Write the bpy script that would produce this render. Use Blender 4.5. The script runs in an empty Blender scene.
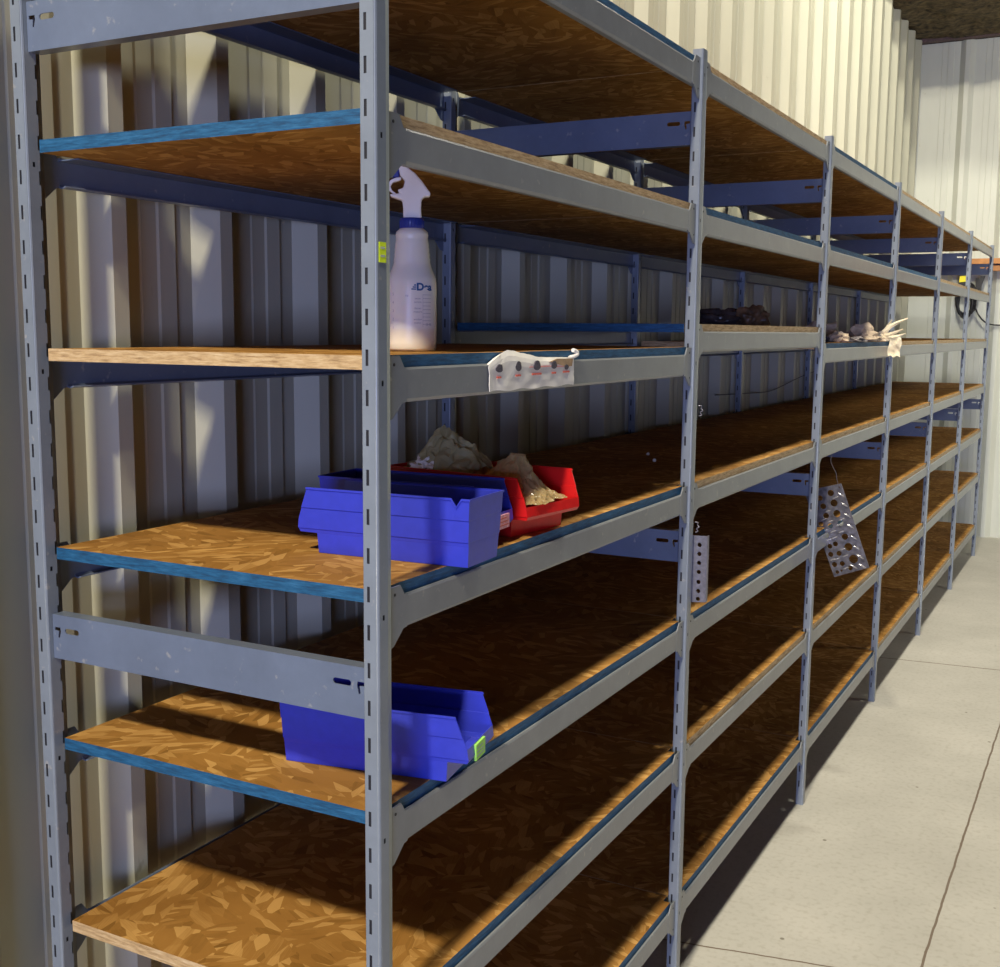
import bpy, bmesh, math, random
from mathutils import Vector, Matrix, noise
from mathutils.geometry import tessellate_polygon
random.seed(7)
sc = bpy.context.scene
col = sc.collection
BAY = 1.22176; D = 0.6163; H = 2.1205; NB = 6
# ------------------------------------------------------------------ materials
def newmat(name):
    m = bpy.data.materials.new(name); m.use_nodes = True
    nt = m.node_tree; b = nt.nodes['Principled BSDF']
    return m, nt, b
def N(nt, t, **kw):
    n = nt.nodes.new(t)
    for k, v in kw.items():
        if hasattr(n, k): setattr(n, k, v)
        else: n.inputs[k].default_value = v
    return n
def L(nt, a, b): nt.links.new(a, b)
def ramp(nt, stops, interp='LINEAR'):
    r = nt.nodes.new('ShaderNodeValToRGB'); r.color_ramp.interpolation = interp
    e = r.color_ramp.elements
    while len(e) < len(stops): e.new(0.5)
    for x, (p, c) in zip(e, stops): x.position = p; x.color = (*c, 1)
    return r
def objcoord(nt, scale=(1,1,1), rnd=True, rot=(0,0,0)):
    tc = nt.nodes.new('ShaderNodeTexCoord'); mp = nt.nodes.new('ShaderNodeMapping')
    mp.inputs['Scale'].default_value = scale; mp.inputs['Rotation'].default_value = rot
    if rnd:
        oi = nt.nodes.new('ShaderNodeObjectInfo')
        mu = N(nt, 'ShaderNodeMath', operation='MULTIPLY'); mu.inputs[1].default_value = 37.0
        L(nt, oi.outputs['Random'], mu.inputs[0])
        ad = N(nt, 'ShaderNodeVectorMath', operation='ADD')
        L(nt, tc.outputs['Object'], ad.inputs[0]); L(nt, mu.outputs[0], ad.inputs[1])
        L(nt, ad.outputs[0], mp.inputs['Vector'])
    else: L(nt, tc.outputs['Object'], mp.inputs['Vector'])
    return mp.outputs[0]
def simple(name, c, rough=.5, metal=0, var=.0, scale=30, bump=0, coat=0):
    m, nt, b = newmat(name)
    b.inputs['Roughness'].default_value = rough; b.inputs['Metallic'].default_value = metal
    b.inputs['Coat Weight'].default_value = coat
    v = objcoord(nt)
    n = N(nt, 'ShaderNodeTexNoise'); n.inputs['Scale'].default_value = scale; n.inputs['Detail'].default_value = 4
    L(nt, v, n.inputs['Vector'])
    r = ramp(nt, [(.3, tuple(x*(1-var) for x in c)), (.7, tuple(min(1, x*(1+var)) for x in c))])
    L(nt, n.outputs['Fac'], r.inputs['Fac']); L(nt, r.outputs['Color'], b.inputs['Base Color'])
    if bump:
        bp = N(nt, 'ShaderNodeBump'); bp.inputs['Strength'].default_value = bump; bp.inputs['Distance'].default_value = .002
        L(nt, n.outputs['Fac'], bp.inputs['Height']); L(nt, bp.outputs[0], b.inputs['Normal'])
    return m
def paint_mat(name, c, worn=(.42,.40,.36)):
    m, nt, b = newmat(name)
    v = objcoord(nt)
    n = N(nt, 'ShaderNodeTexNoise'); n.inputs['Scale'].default_value = 9; n.inputs['Detail'].default_value = 8; n.inputs['Roughness'].default_value = .7
    L(nt, v, n.inputs['Vector'])
    r = ramp(nt, [(.35, tuple(x*.86 for x in c)), (.6, c), (.78, tuple(x*1.12 for x in c))])
    L(nt, n.outputs['Fac'], r.inputs['Fac'])
    n2 = N(nt, 'ShaderNodeTexNoise'); n2.inputs['Scale'].default_value = 55; n2.inputs['Detail'].default_value = 6
    L(nt, v, n2.inputs['Vector'])
    r2 = ramp(nt, [(.66, (0,0,0)), (.74, (.5,.5,.5))])
    L(nt, n2.outputs['Fac'], r2.inputs['Fac'])
    mx = N(nt, 'ShaderNodeMix', data_type='RGBA'); L(nt, r2.outputs['Color'], mx.inputs['Factor'])
    L(nt, r.outputs['Color'], mx.inputs['A']); mx.inputs['B'].default_value = (*worn, 1)
    L(nt, mx.outputs['Result'], b.inputs['Base Color'])
    b.inputs['Roughness'].default_value = .36; b.inputs['Coat Weight'].default_value = .25; b.inputs['Coat Roughness'].default_value = .2
    bp = N(nt, 'ShaderNodeBump'); bp.inputs['Strength'].default_value = .12; bp.inputs['Distance'].default_value = .001
    L(nt, n2.outputs['Fac'], bp.inputs['Height']); L(nt, bp.outputs[0], b.inputs['Normal'])
    return m
def osb_mat(name, dark, mid, light):
    m, nt, b = newmat(name)
    v = objcoord(nt)
    nz = N(nt, 'ShaderNodeTexNoise'); nz.inputs['Scale'].default_value = 6; L(nt, v, nz.inputs['Vector'])
    outs = []
    for rot, sx, sy in ((.35, 26, 76), (1.25, 22, 66), (2.4, 30, 84)):
        mp = N(nt, 'ShaderNodeMapping'); mp.inputs['Rotation'].default_value = (0,0,rot)
        L(nt, v, mp.inputs['Vector'])
        m2 = N(nt, 'ShaderNodeMapping'); m2.inputs['Scale'].default_value = (sx, sy, 8)
        L(nt, mp.outputs[0], m2.inputs['Vector'])
        vo = N(nt, 'ShaderNodeTexVoronoi'); vo.inputs['Scale'].default_value = 1; vo.inputs['Randomness'].default_value = 1
        L(nt, m2.outputs[0], vo.inputs['Vector'])
        bw = N(nt, 'ShaderNodeRGBToBW'); L(nt, vo.outputs['Color'], bw.inputs[0])
        gr = N(nt, 'ShaderNodeTexNoise'); gr.inputs['Scale'].default_value = 1.5; gr.inputs['Detail'].default_value = 3
        m3 = N(nt, 'ShaderNodeMapping'); m3.inputs['Scale'].default_value = (sx*.6, sy*8, 8); L(nt, mp.outputs[0], m3.inputs['Vector']); L(nt, m3.outputs[0], gr.inputs['Vector'])
        a = N(nt, 'ShaderNodeMath', operation='MULTIPLY_ADD'); a.inputs[1].default_value = .35
        L(nt, gr.outputs['Fac'], a.inputs[0]); L(nt, bw.outputs[0], a.inputs[2])
        outs.append((vo, a))
    pick = N(nt, 'ShaderNodeTexVoronoi'); pick.inputs['Scale'].default_value = 13; L(nt, v, pick.inputs['Vector'])
    pb = N(nt, 'ShaderNodeRGBToBW'); L(nt, pick.outputs['Color'], pb.inputs[0])
    g1 = N(nt, 'ShaderNodeMath', operation='GREATER_THAN'); g1.inputs[1].default_value = .42; L(nt, pb.outputs[0], g1.inputs[0])
    g2 = N(nt, 'ShaderNodeMath', operation='GREATER_THAN'); g2.inputs[1].default_value = .6; L(nt, pb.outputs[0], g2.inputs[0])
    x1 = N(nt, 'ShaderNodeMix', data_type='FLOAT'); L(nt, g1.outputs[0], x1.inputs[0]); L(nt, outs[0][1].outputs[0], x1.inputs[2]); L(nt, outs[1][1].outputs[0], x1.inputs[3])
    x2 = N(nt, 'ShaderNodeMix', data_type='FLOAT'); L(nt, g2.outputs[0], x2.inputs[0]); L(nt, x1.outputs[0], x2.inputs[2]); L(nt, outs[2][1].outputs[0], x2.inputs[3])
    r = ramp(nt, [(.2, dark), (.48, mid), (.72, mid), (1.0, light)])
    L(nt, x2.outputs[0], r.inputs['Fac'])
    st = N(nt, 'ShaderNodeTexNoise'); st.inputs['Scale'].default_value = 3.5; st.inputs['Detail'].default_value = 5; L(nt, v, st.inputs['Vector'])
    sr = ramp(nt, [(.35, (.70,.66,.60)), (.62, (1.05,1.05,1.05))]); L(nt, st.outputs['Fac'], sr.inputs['Fac'])
    mu = N(nt, 'ShaderNodeMix', data_type='RGBA', blend_type='MULTIPLY'); mu.inputs['Factor'].default_value = 1
    L(nt, r.outputs['Color'], mu.inputs['A']); L(nt, sr.outputs['Color'], mu.inputs['B'])
    L(nt, mu.outputs['Result'], b.inputs['Base Color'])
    b.inputs['Roughness'].default_value = .75; b.inputs['Specular IOR Level'].default_value = .12
    bp = N(nt, 'ShaderNodeBump'); bp.inputs['Strength'].default_value = .35; bp.inputs['Distance'].default_value = .0015
    L(nt, x2.outputs[0], bp.inputs['Height']); L(nt, bp.outputs[0], b.inputs['Normal'])
    return m
def edge_mat(name, a, bb, c, chips=None):
    m, nt, b = newmat(name)
    v = objcoord(nt, (30, 30, 260))
    n = N(nt, 'ShaderNodeTexNoise'); n.inputs['Scale'].default_value = 1; n.inputs['Detail'].default_value = 6; n.inputs['Roughness'].default_value = .7
    L(nt, v, n.inputs['Vector'])
    r = ramp(nt, [(.3, a), (.5, bb), (.72, c)]); L(nt, n.outputs['Fac'], r.inputs['Fac'])
    out = r.outputs['Color']
    if chips:
        v2 = objcoord(nt, (10, 10, 40)); n2 = N(nt, 'ShaderNodeTexNoise'); n2.inputs['Scale'].default_value = 1.0; n2.inputs['Detail'].default_value = 4
        L(nt, v2, n2.inputs['Vector']); r2 = ramp(nt, [(.64, (0,0,0)), (.70, (1,1,1))]); L(nt, n2.outputs['Fac'], r2.inputs['Fac'])
        mx = N(nt, 'ShaderNodeMix', data_type='RGBA'); L(nt, r2.outputs['Color'], mx.inputs['Factor']); L(nt, out, mx.inputs['A']); mx.inputs['B'].default_value = (*chips, 1)
        out = mx.outputs['Result']
    L(nt, out, b.inputs['Base Color']); b.inputs['Roughness'].default_value = .6
    bp = N(nt, 'ShaderNodeBump'); bp.inputs['Strength'].default_value = .5; bp.inputs['Distance'].default_value = .001
    L(nt, n.outputs['Fac'], bp.inputs['Height']); L(nt, bp.outputs[0], b.inputs['Normal'])
    return m
def wall_mat(name, c):
    m, nt, b = newmat(name)
    v = objcoord(nt, (1, 1, .35), rnd=False)
    n = N(nt, 'ShaderNodeTexNoise'); n.inputs['Scale'].default_value = 5; n.inputs['Detail'].default_value = 7; L(nt, v, n.inputs['Vector'])
    r = ramp(nt, [(.3, tuple(x*.9 for x in c)), (.65, c)]); L(nt, n.outputs['Fac'], r.inputs['Fac'])
    v2 = objcoord(nt, (22, 22, 9), rnd=False); n2 = N(nt, 'ShaderNodeTexNoise'); n2.inputs['Scale'].default_value = 1; n2.inputs['Detail'].default_value = 3; L(nt, v2, n2.inputs['Vector'])
    r2 = ramp(nt, [(.74, (1,1,1)), (.8, (.55,.5,.42))]); L(nt, n2.outputs['Fac'], r2.inputs['Fac'])
    mu = N(nt, 'ShaderNodeMix', data_type='RGBA', blend_type='MULTIPLY'); mu.inputs['Factor'].default_value = 1
    L(nt, r.outputs['Color'], mu.inputs['A']); L(nt, r2.outputs['Color'], mu.inputs['B']); L(nt, mu.outputs['Result'], b.inputs['Base Color'])
    b.inputs['Roughness'].default_value = .42
    return m
def floor_mat():
    m, nt, b = newmat('concrete')
    v = objcoord(nt, rnd=False)
    n = N(nt, 'ShaderNodeTexNoise'); n.inputs['Scale'].default_value = 1.7; n.inputs['Detail'].default_value = 9; n.inputs['Roughness'].default_value = .62; L(nt, v, n.inputs['Vector'])
    r = ramp(nt, [(.3, (.40,.385,.34)), (.5, (.46,.445,.395)), (.7, (.53,.51,.455))]); L(nt, n.outputs['Fac'], r.inputs['Fac'])
    n3 = N(nt, 'ShaderNodeTexNoise'); n3.inputs['Scale'].default_value = 60; n3.inputs['Detail'].default_value = 6; L(nt, v, n3.inputs['Vector'])
    r3 = ramp(nt, [(.25, (.8,.78,.74)), (.5, (1,1,1)), (.8, (1,1,1))]); L(nt, n3.outputs['Fac'], r3.inputs['Fac'])
    mu = N(nt, 'ShaderNodeMix', data_type='RGBA', blend_type='MULTIPLY'); mu.inputs['Factor'].default_value = .8
    L(nt, r.outputs['Color'], mu.inputs['A']); L(nt, r3.outputs['Color'], mu.inputs['B'])
    # dark specks
    vo = N(nt, 'ShaderNodeTexVoronoi'); vo.inputs['Scale'].default_value = 7; L(nt, v, vo.inputs['Vector'])
    rs = ramp(nt, [(.0, (.25,.22,.18)), (.035, (.3,.27,.2)), (.05, (1,1,1))]); L(nt, vo.outputs['Distance'], rs.inputs['Fac'])
    mu2 = N(nt, 'ShaderNodeMix', data_type='RGBA', blend_type='MULTIPLY'); mu2.inputs['Factor'].default_value = .8
    L(nt, mu.outputs['Result'], mu2.inputs['A']); L(nt, rs.outputs['Color'], mu2.inputs['B'])
    # joints between slabs: x = .49 and y = 1.46, 4.40 (wobbling a little)
    sep = N(nt, 'ShaderNodeSeparateXYZ'); L(nt, v, sep.inputs[0])
    nw = N(nt, 'ShaderNodeTexNoise'); nw.inputs['Scale'].default_value = 12; nw.inputs['Detail'].default_value = 3; L(nt, v, nw.inputs['Vector'])
    def line(sock, pos, w, slope=0, other=None):
        a = N(nt, 'ShaderNodeMath', operation='MULTIPLY_ADD'); a.inputs[1].default_value = .007; a.inputs[2].default_value = -.0035 - pos
        L(nt, nw.outputs['Fac'], a.inputs[0])
        s = N(nt, 'ShaderNodeMath', operation='ADD'); L(nt, sock, s.inputs[0]); L(nt, a.outputs[0], s.inputs[1])
        o = s
        if other:
            k = N(nt, 'ShaderNodeMath', operation='MULTIPLY_ADD'); k.inputs[1].default_value = -slope
            L(nt, other, k.inputs[0]); L(nt, s.outputs[0], k.inputs[2]); o = k
        ab = N(nt, 'ShaderNodeMath', operation='ABSOLUTE'); L(nt, o.outputs[0], ab.inputs[0])
        lt = N(nt, 'ShaderNodeMath', operation='LESS_THAN'); lt.inputs[1].default_value = w; L(nt, ab.outputs[0], lt.inputs[0])
        return lt.outputs[0]
    ls = [line(sep.outputs[0], .491, .0032), line(sep.outputs[1], 1.445, .0030, .19, sep.outputs[0]), line(sep.outputs[1], 4.386, .0045, .11, sep.outputs[0])]
    mxx = ls[0]
    for l in ls[1:]:
        k = N(nt, 'ShaderNodeMath', operation='MAXIMUM'); L(nt, mxx, k.inputs[0]); L(nt, l, k.inputs[1]); mxx = k.outputs[0]
    mj = N(nt, 'ShaderNodeMix', data_type='RGBA'); L(nt, mxx, mj.inputs['Factor']); L(nt, mu2.outputs['Result'], mj.inputs['A']); mj.inputs['B'].default_value = (.16,.12,.085,1)
    L(nt, mj.outputs['Result'], b.inputs['Base Color']); b.inputs['Roughness'].default_value = .6
    bp = N(nt, 'ShaderNodeBump'); bp.inputs['Strength'].default_value = .15; bp.inputs['Distance'].default_value = .002
    L(nt, n3.outputs['Fac'], bp.inputs['Height']); L(nt, bp.outputs[0], b.inputs['Normal'])
    return m
def film_mat(name, c, alpha=.35, tr=.5):
    m, nt, b = newmat(name)
    out = nt.nodes['Material Output']
    b.inputs['Base Color'].default_value = (*c, 1); b.inputs['Roughness'].default_value = .25
    t = N(nt, 'ShaderNodeBsdfTranslucent'); t.inputs['Color'].default_value = (*c, 1)
    p = N(nt, 'ShaderNodeBsdfTransparent'); p.inputs['Color'].default_value = (.95,.93,.85,1)
    m1 = N(nt, 'ShaderNodeMixShader'); m1.inputs[0].default_value = tr; L(nt, b.outputs[0], m1.inputs[1]); L(nt, t.outputs[0], m1.inputs[2])
    m2 = N(nt, 'ShaderNodeMixShader'); m2.inputs[0].default_value = alpha; L(nt, m1.outputs[0], m2.inputs[1]); L(nt, p.outputs[0], m2.inputs[2])
    L(nt, m2.outputs[0], out.inputs['Surface'])
    return m
M = {}
M['paint'] = paint_mat('grey_blue_enamel', (.215,.25,.295))
M['tie_and_shade'] = paint_mat('blue_enamel_and_shade', (.135,.17,.245))  # tie enamel; also darkens the back beams in place of shade
M['navy'] = paint_mat('navy_enamel', (.045,.075,.16))
M['beam'] = paint_mat('grey_enamel', (.225,.24,.25))
M['hole'] = simple('hole_shade', (.015,.015,.02), .6)  # near-black colour standing in for shade inside slots and holes
M['osb'] = osb_mat('strand_board', (.23,.110,.022), (.35,.172,.040), (.56,.32,.10))
M['raw'] = edge_mat('raw_board_edge', (.24,.14,.06), (.52,.35,.17), (.70,.54,.32))
M['blue'] = edge_mat('blue_board_edge', (.006,.035,.085), (.008,.085,.19), (.03,.15,.30))
M['chipped'] = edge_mat('chipped_blue_edge', (.01,.05,.12), (.02,.12,.25), (.05,.2,.36), (.55,.55,.5))
M['wall'] = wall_mat('cream_sheet_metal', (.50,.495,.38))
M['wall2'] = wall_mat('pale_sheet_metal', (.66,.68,.58))
M['floor'] = floor_mat()
M['insul'] = simple('brown_insulation', (.085,.065,.032), .95, var=.75, scale=28, bump=1)
M['trim'] = simple('flashing_and_shadow', (.13,.085,.08), .7, var=.2, scale=60)
M['bluebin'] = simple('blue_polypropylene', (.035,.05,.52), .34, var=.06, scale=60)
M['redbin'] = simple('red_polypropylene', (.62,.012,.012), .34, var=.06, scale=60)
M['green'] = simple('green_sticker', (.35,.75,.12), .6)
M['lime'] = simple('lime_sticker', (.75,.95,.02), .6)
M['yellow'] = simple('yellow_plastic', (.85,.75,.02), .5)
M['pink'] = simple('pink_sticker', (.75,.35,.42), .6, var=.3, scale=200)
M['white'] = simple('white_paper', (.84,.81,.74), .75, var=.05, scale=40)
M['cream'] = simple('cream_paper', (.88,.74,.52), .8, var=.22, scale=30, bump=.3)
M['tan'] = simple('tan_paper', (.46,.36,.25), .85, var=.35, scale=40, bump=.3)
M['grime'] = simple('grey_scrap', (.16,.14,.14), .6, var=.5, scale=60, bump=.3)
M['card'] = simple('brown_card', (.46,.31,.17), .85, var=.2, scale=80)
M['ink'] = simple('dark_ink', (.09,.08,.10), .8, var=.5, scale=400)
M['redink'] = simple('red_ink', (.62,.14,.09), .8)
M['blueink'] = simple('blue_ink', (.02,.10,.32), .7)
M['greyink'] = simple('grey_ink', (.36,.38,.48), .7)
M['cap'] = simple('blue_cap', (.02,.04,.30), .35)
M['spray'] = simple('white_plastic', (.86,.84,.84), .4, var=.04)
M['tread'] = simple('worn_tread', (.66,.64,.62), .25, metal=.7, var=.1)
M['alu'] = simple('aluminium', (.17,.16,.165), .34, metal=.6, var=.45, scale=60, bump=.2)
M['steel'] = simple('galvanised_steel', (.24,.235,.27), .4, metal=.5, var=.2, scale=120)
M['wire'] = simple('dark_wire', (.10,.09,.09), .45, metal=.4)
M['rubber'] = simple('black_cable', (.02,.02,.022), .5)
M['film'] = film_mat('yellowed_plastic_film', (.66,.62,.36), .38, .5)
M['film2'] = film_mat('clear_plastic_film', (.72,.58,.30), .42, .5)
M['wood'] = simple('orange_timber', (.50,.22,.07), .6, var=.25, scale=15)
# bundle: black and brown wrap
M['wrap'] = simple('black_wrap', (.085,.07,.07), .25, var=.6, scale=25, bump=.4)
M['wrapb'] = simple('brown_wrap', (.20,.12,.065), .4, var=.7, scale=30, bump=.4)
def bottle_mat():
    m, nt, b = newmat('milky_bottle_plastic')
    b.inputs['Base Color'].default_value = (.74,.70,.66,1); b.inputs['Roughness'].default_value = .35
    b.inputs['Subsurface Weight'].default_value = .3; b.inputs['Subsurface Radius'].default_value = (.02,.015,.01)
    tc = N(nt, 'ShaderNodeTexCoord'); s = N(nt, 'ShaderNodeSeparateXYZ'); L(nt, tc.outputs['Object'], s.inputs[0])
    r = ramp(nt, [(.0, (.80,.73,.64)), (.030, (.80,.73,.64)), (.036, (.84,.83,.82)), (1, (.84,.83,.82))])
    L(nt, s.outputs[2], r.inputs['Fac']); L(nt, r.outputs['Color'], b.inputs['Base Color'])
    return m
M['bottle'] = bottle_mat()
# ------------------------------------------------------------------ helpers
def link(me, name, mats, parent=None, loc=(0,0,0), smooth=False):
    if not isinstance(mats, (list, tuple)): mats = [mats]
    if not me.materials:
        for x in mats: me.materials.append(x)
    if smooth:
        for p in me.polygons: p.use_smooth = True
    o = bpy.data.objects.new(name, me); col.objects.link(o); o.location = loc
    if parent: o.parent = parent
    return o
def meshof(bm, name, recalc=True):
    if recalc: bmesh.ops.recalc_face_normals(bm, faces=bm.faces)
    me = bpy.data.meshes.new(name); bm.to_mesh(me); bm.free(); return me
def tag(o, label=None, cat=None, group=None, kind=None):
    if label: o['label'] = label
    if cat: o['category'] = cat
    if group: o['group'] = group
    if kind: o['kind'] = kind
    return o
def empty(name, loc=(0,0,0), rz=0, rot=None):
    o = bpy.data.objects.new(name, None); o.empty_display_size = .05; col.objects.link(o); o.location = loc
    o.rotation_euler = rot if rot else (0, 0, rz); return o
def box(bm, x0, x1, y0, y1, z0, z1, mi=0):
    vs = [bm.verts.new(p) for p in ((x0,y0,z0),(x1,y0,z0),(x1,y1,z0),(x0,y1,z0),(x0,y0,z1),(x1,y0,z1),(x1,y1,z1),(x0,y1,z1))]
    for f in ((0,3,2,1),(4,5,6,7),(0,1,5,4),(1,2,6,5),(2,3,7,6),(3,0,4,7)):
        bm.faces.new([vs[i] for i in f]).material_index = mi
def cyl(bm, c, axis, r, h, seg=12, mi=0):
    ax = Vector(axis).normalized(); up = Vector((0,0,1)) if abs(ax.z) < .9 else Vector((1,0,0))
    a = ax.cross(up).normalized(); b_ = ax.cross(a); c = Vector(c)
    R = [[bm.verts.new(c + ax*h*k + (a*math.cos(t*2*math.pi/seg) + b_*math.sin(t*2*math.pi/seg))*r) for t in range(seg)] for k in (0,1)]
    for i in range(seg):
        bm.faces.new((R[0][i], R[0][(i+1)%seg], R[1][(i+1)%seg], R[1][i])).material_index = mi
    bm.faces.new(R[0][::-1]).material_index = mi; bm.faces.new(R[1]).material_index = mi
def prism(bm, pts, fn, t0, t1, mi=0):
    """extrude a 2D outline; fn(a, b, t) -> 3D"""
    A = [bm.verts.new(fn(a, b, t0)) for a, b in pts]; B = [bm.verts.new(fn(a, b, t1)) for a, b in pts]
    n = len(pts)
    for i in range(n): bm.faces.new((A[i], A[(i+1)%n], B[(i+1)%n], B[i])).material_index = mi
    tri = tessellate_polygon([[Vector((a, b, 0)) for a, b in pts]])
    for t in tri:
        bm.faces.new([A[i] for i in t]).material_index = mi; bm.faces.new([B[i] for i in t]).material_index = mi
def holed(bm, outer, holes, fn, t0, t1, mi=0):
    loops = [outer] + holes
    flat = [p for l in loops for p in l]
    tri = tessellate_polygon([[Vector((a, b, 0)) for a, b in l] for l in loops])
    A = [bm.verts.new(fn(a, b, t0)) for a, b in flat]; B = [bm.verts.new(fn(a, b, t1)) for a, b in flat]
    for t in tri:
        try: bm.faces.new([A[i] for i in t]).material_index = mi; bm.faces.new([B[i] for i in t]).material_index = mi
        except ValueError: pass
    k = 0
    for l in loops:
        n = len(l)
        for i in range(n):
            a, b = k+i, k+(i+1)%n
            bm.faces.new((A[a], A[b], B[b], B[a])).material_index = mi
        k += n
def tube_bm(bm, pts, r, seg=8, mi=0):
    pts = [Vector(p) for p in pts]; rings = []
    for i, p in enumerate(pts):
        d = (pts[min(i+1, len(pts)-1)] - pts[max(i-1, 0)]).normalized()
        up = Vector((0,0,1)) if abs(d.z) < .9 else Vector((1,0,0))
        a = d.cross(up).normalized(); b_ = d.cross(a)
        rings.append([bm.verts.new(p + (a*math.cos(t*2*math.pi/seg) + b_*math.sin(t*2*math.pi/seg))*r) for t in range(seg)])
    for A, B in zip(rings, rings[1:]):
        for i in range(seg):
            f = bm.faces.new((A[i], A[(i+1)%seg], B[(i+1)%seg], B[i])); f.material_index = mi; f.smooth = True
    bm.faces.new(rings[0][::-1]); bm.faces.new(rings[-1])
def smoothpath(pts, n=6):
    P = [Vector(p) for p in pts]; out = []
    for i in range(len(P)-1):
        p0, p1, p2, p3 = P[max(i-1,0)], P[i], P[i+1], P[min(i+2, len(P)-1)]
        for k in range(n):
            t = k/n
            out.append(.5*((2*p1) + (-p0+p2)*t + (2*p0-5*p1+4*p2-p3)*t*t + (-p0+3*p1-3*p2+p3)*t**3))
    out.append(P[-1]); return out
def crumple(name, mat, size, loc, seed, amp=.35, freq=2.2, sub=4, rot=0, parent=None, flat=True):
    bm = bmesh.new(); bmesh.ops.create_icosphere(bm, subdivisions=sub, radius=1)
    o3 = Vector((seed*3.1, seed*7.7, seed*1.3))
    for v in bm.verts:
        d = v.co.normalized()
        n = noise.noise(d*freq + o3); m2 = 1 - abs(noise.noise(d*freq*2.3 + o3))*2; m3 = 1-abs(noise.noise(d*freq*5 + o3))*2
        r = 1 + amp*(n*1.2 + m2*.5 + m3*.22 - .3)
        p = d*r
        if p.z < -.55: p.z = -.55 + (p.z+.55)*.08
        v.co = Vector((p.x*size[0], p.y*size[1], (p.z+.6)*size[2]))
    me = meshof(bm, name)
    o = link(me, name, mat, parent, loc, smooth=not flat); o.rotation_euler = (0,0,rot); return o
def text_mesh(s, size, bold=0.0):
    cu = bpy.data.curves.new('t', 'FONT'); cu.body = s; cu.size = size; cu.align_x = 'CENTER'; cu.align_y = 'CENTER'; cu.offset = bold
    o = bpy.data.objects.new('t', cu); col.objects.link(o)
    dg = bpy.context.evaluated_depsgraph_get(); me = bpy.data.meshes.new_from_object(o.evaluated_get(dg))
    bpy.data.objects.remove(o); bpy.data.curves.remove(cu)
    vs = [v.co.copy() for v in me.vertices]; fs = [tuple(p.vertices) for p in me.polygons]
    bpy.data.meshes.remove(me); return vs, fs
# ------------------------------------------------------------------ setting
WX = -.685; CR = -.650
def rib_profile(starts, a0, a1, base, crest):
    pts = [(a0, base)]
    for y0 in starts:
        for dy, h in ((-.128, 0), (-.124, .002), (-.088, .002), (-.083, .0045), (-.044, .0045), (-.040, 0)):
            if y0+dy > pts[-1][0]+.001: pts.append((y0+dy, base + (crest-base)/abs(crest-base)*h))
        pts += [(y0, base), (y0+.040, crest), (y0+.072, crest), (y0+.105, base)]
    pts = [p for p in pts if p[0] < a1]; pts.append((a1, base)); return pts
def sheet(name, prof, fn, z0, z1, mat, back):
    bm = bmesh.new(); n = len(prof)
    outline = list(prof) + [(prof[-1][0], back), (prof[0][0], back)]
    A = [bm.verts.new(fn(a, b, z0)) for a, b in outline]; B = [bm.verts.new(fn(a, b, z1)) for a, b in outline]
    for i in range(len(outline)):
        j = (i+1) % len(outline); bm.faces.new((A[i], A[j], B[j], B[i]))
    bm.faces.new(A); bm.faces.new(B)
    return tag(link(meshof(bm, name), name, mat), kind='structure')
ZC = 3.66; YF = 8.2
starts = [-.47, -.165, .151, .411, .703, 1.0, 1.305] + [1.61 + .3045*k for k in range(22)]
starts = [s for s in starts if s < YF - .12]
sheet('wall_left', rib_profile(starts, -1.6, YF+.02, WX, CR), lambda a, b, z: (b, a, z), 0, ZC, M['wall'], WX-.06)
fs = [-.395 + .3048*k for k in range(12)]
sheet('wall_far', rib_profile(fs, WX-.05, 3.2, YF, YF-.035), lambda a, b, z: (a, b, z), 0, ZC, M['wall2'], YF+.06)
bm = bmesh.new(); box(bm, WX-.06, 4.2, -3.2, YF+.06, -.12, 0)
tag(link(meshof(bm, 'floor'), 'floor', M['floor']), kind='structure')
# sagging insulation blanket over the far end
bm = bmesh.new(); nx, ny = 90, 60
x0, x1, y0, y1 = WX-.06, 3.2, 6.75, YF+.06
G = []
for i in range(nx+1):
    row = []
    for j in range(ny+1):
        x = x0 + (x1-x0)*i/nx; y = y0 + (y1-y0)*j/ny
        z = ZC + .012 + .03*noise.noise(Vector((x*5, y*5, 1))) + .022*noise.noise(Vector((x*17, y*17, 5)))
        row.append(bm.verts.new((x, y, max(z, ZC+.001))))
    G.append(row)
for i in range(nx):
    for j in range(ny): bm.faces.new((G[i][j], G[i][j+1], G[i+1][j+1], G[i+1][j]))
me = meshof(bm, 'ceiling'); o = link(me, 'ceiling', M['insul'], smooth=True)
sm = o.modifiers.new('s', 'SOLIDIFY'); sm.thickness = .08; sm.offset = 1
tag(o, kind='structure')
bm = bmesh.new(); box(bm, WX, 3.2, YF-.10, YF-.04, ZC-.004, ZC+.035)
tag(link(meshof(bm, 'trim_1'), 'trim_1', M['trim']), kind='structure')
# ------------------------------------------------------------------ shelving rack
rack = tag(empty('shelving_rack'), 'long grey-blue slotted steel shelving rack with seven wooden shelf levels against the corrugated wall', 'shelving')
def face_cells(bm, us, vs, holes, fn):
    """flat face cut by rectangular holes (u0,u1,v0,v1)"""
    U = sorted(set([round(x, 5) for x in us] + [round(h[k], 5) for h in holes for k in (0,1)]))
    V = sorted(set([round(x, 5) for x in vs] + [round(h[k], 5) for h in holes for k in (2,3)]))
    cache = {}
    def vert(i, j):
        if (i, j) not in cache: cache[(i, j)] = bm.verts.new(fn(U[i], V[j]))
        return cache[(i, j)]
    for i in range(len(U)-1):
        for j in range(len(V)-1):
            cu, cv = (U[i]+U[i+1])/2, (V[j]+V[j+1])/2
            if any(h[0] < cu < h[1] and h[2] < cv < h[3] for h in holes): continue
            bm.faces.new((vert(i, j), vert(i+1, j), vert(i+1, j+1), vert(i, j+1)))
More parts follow.
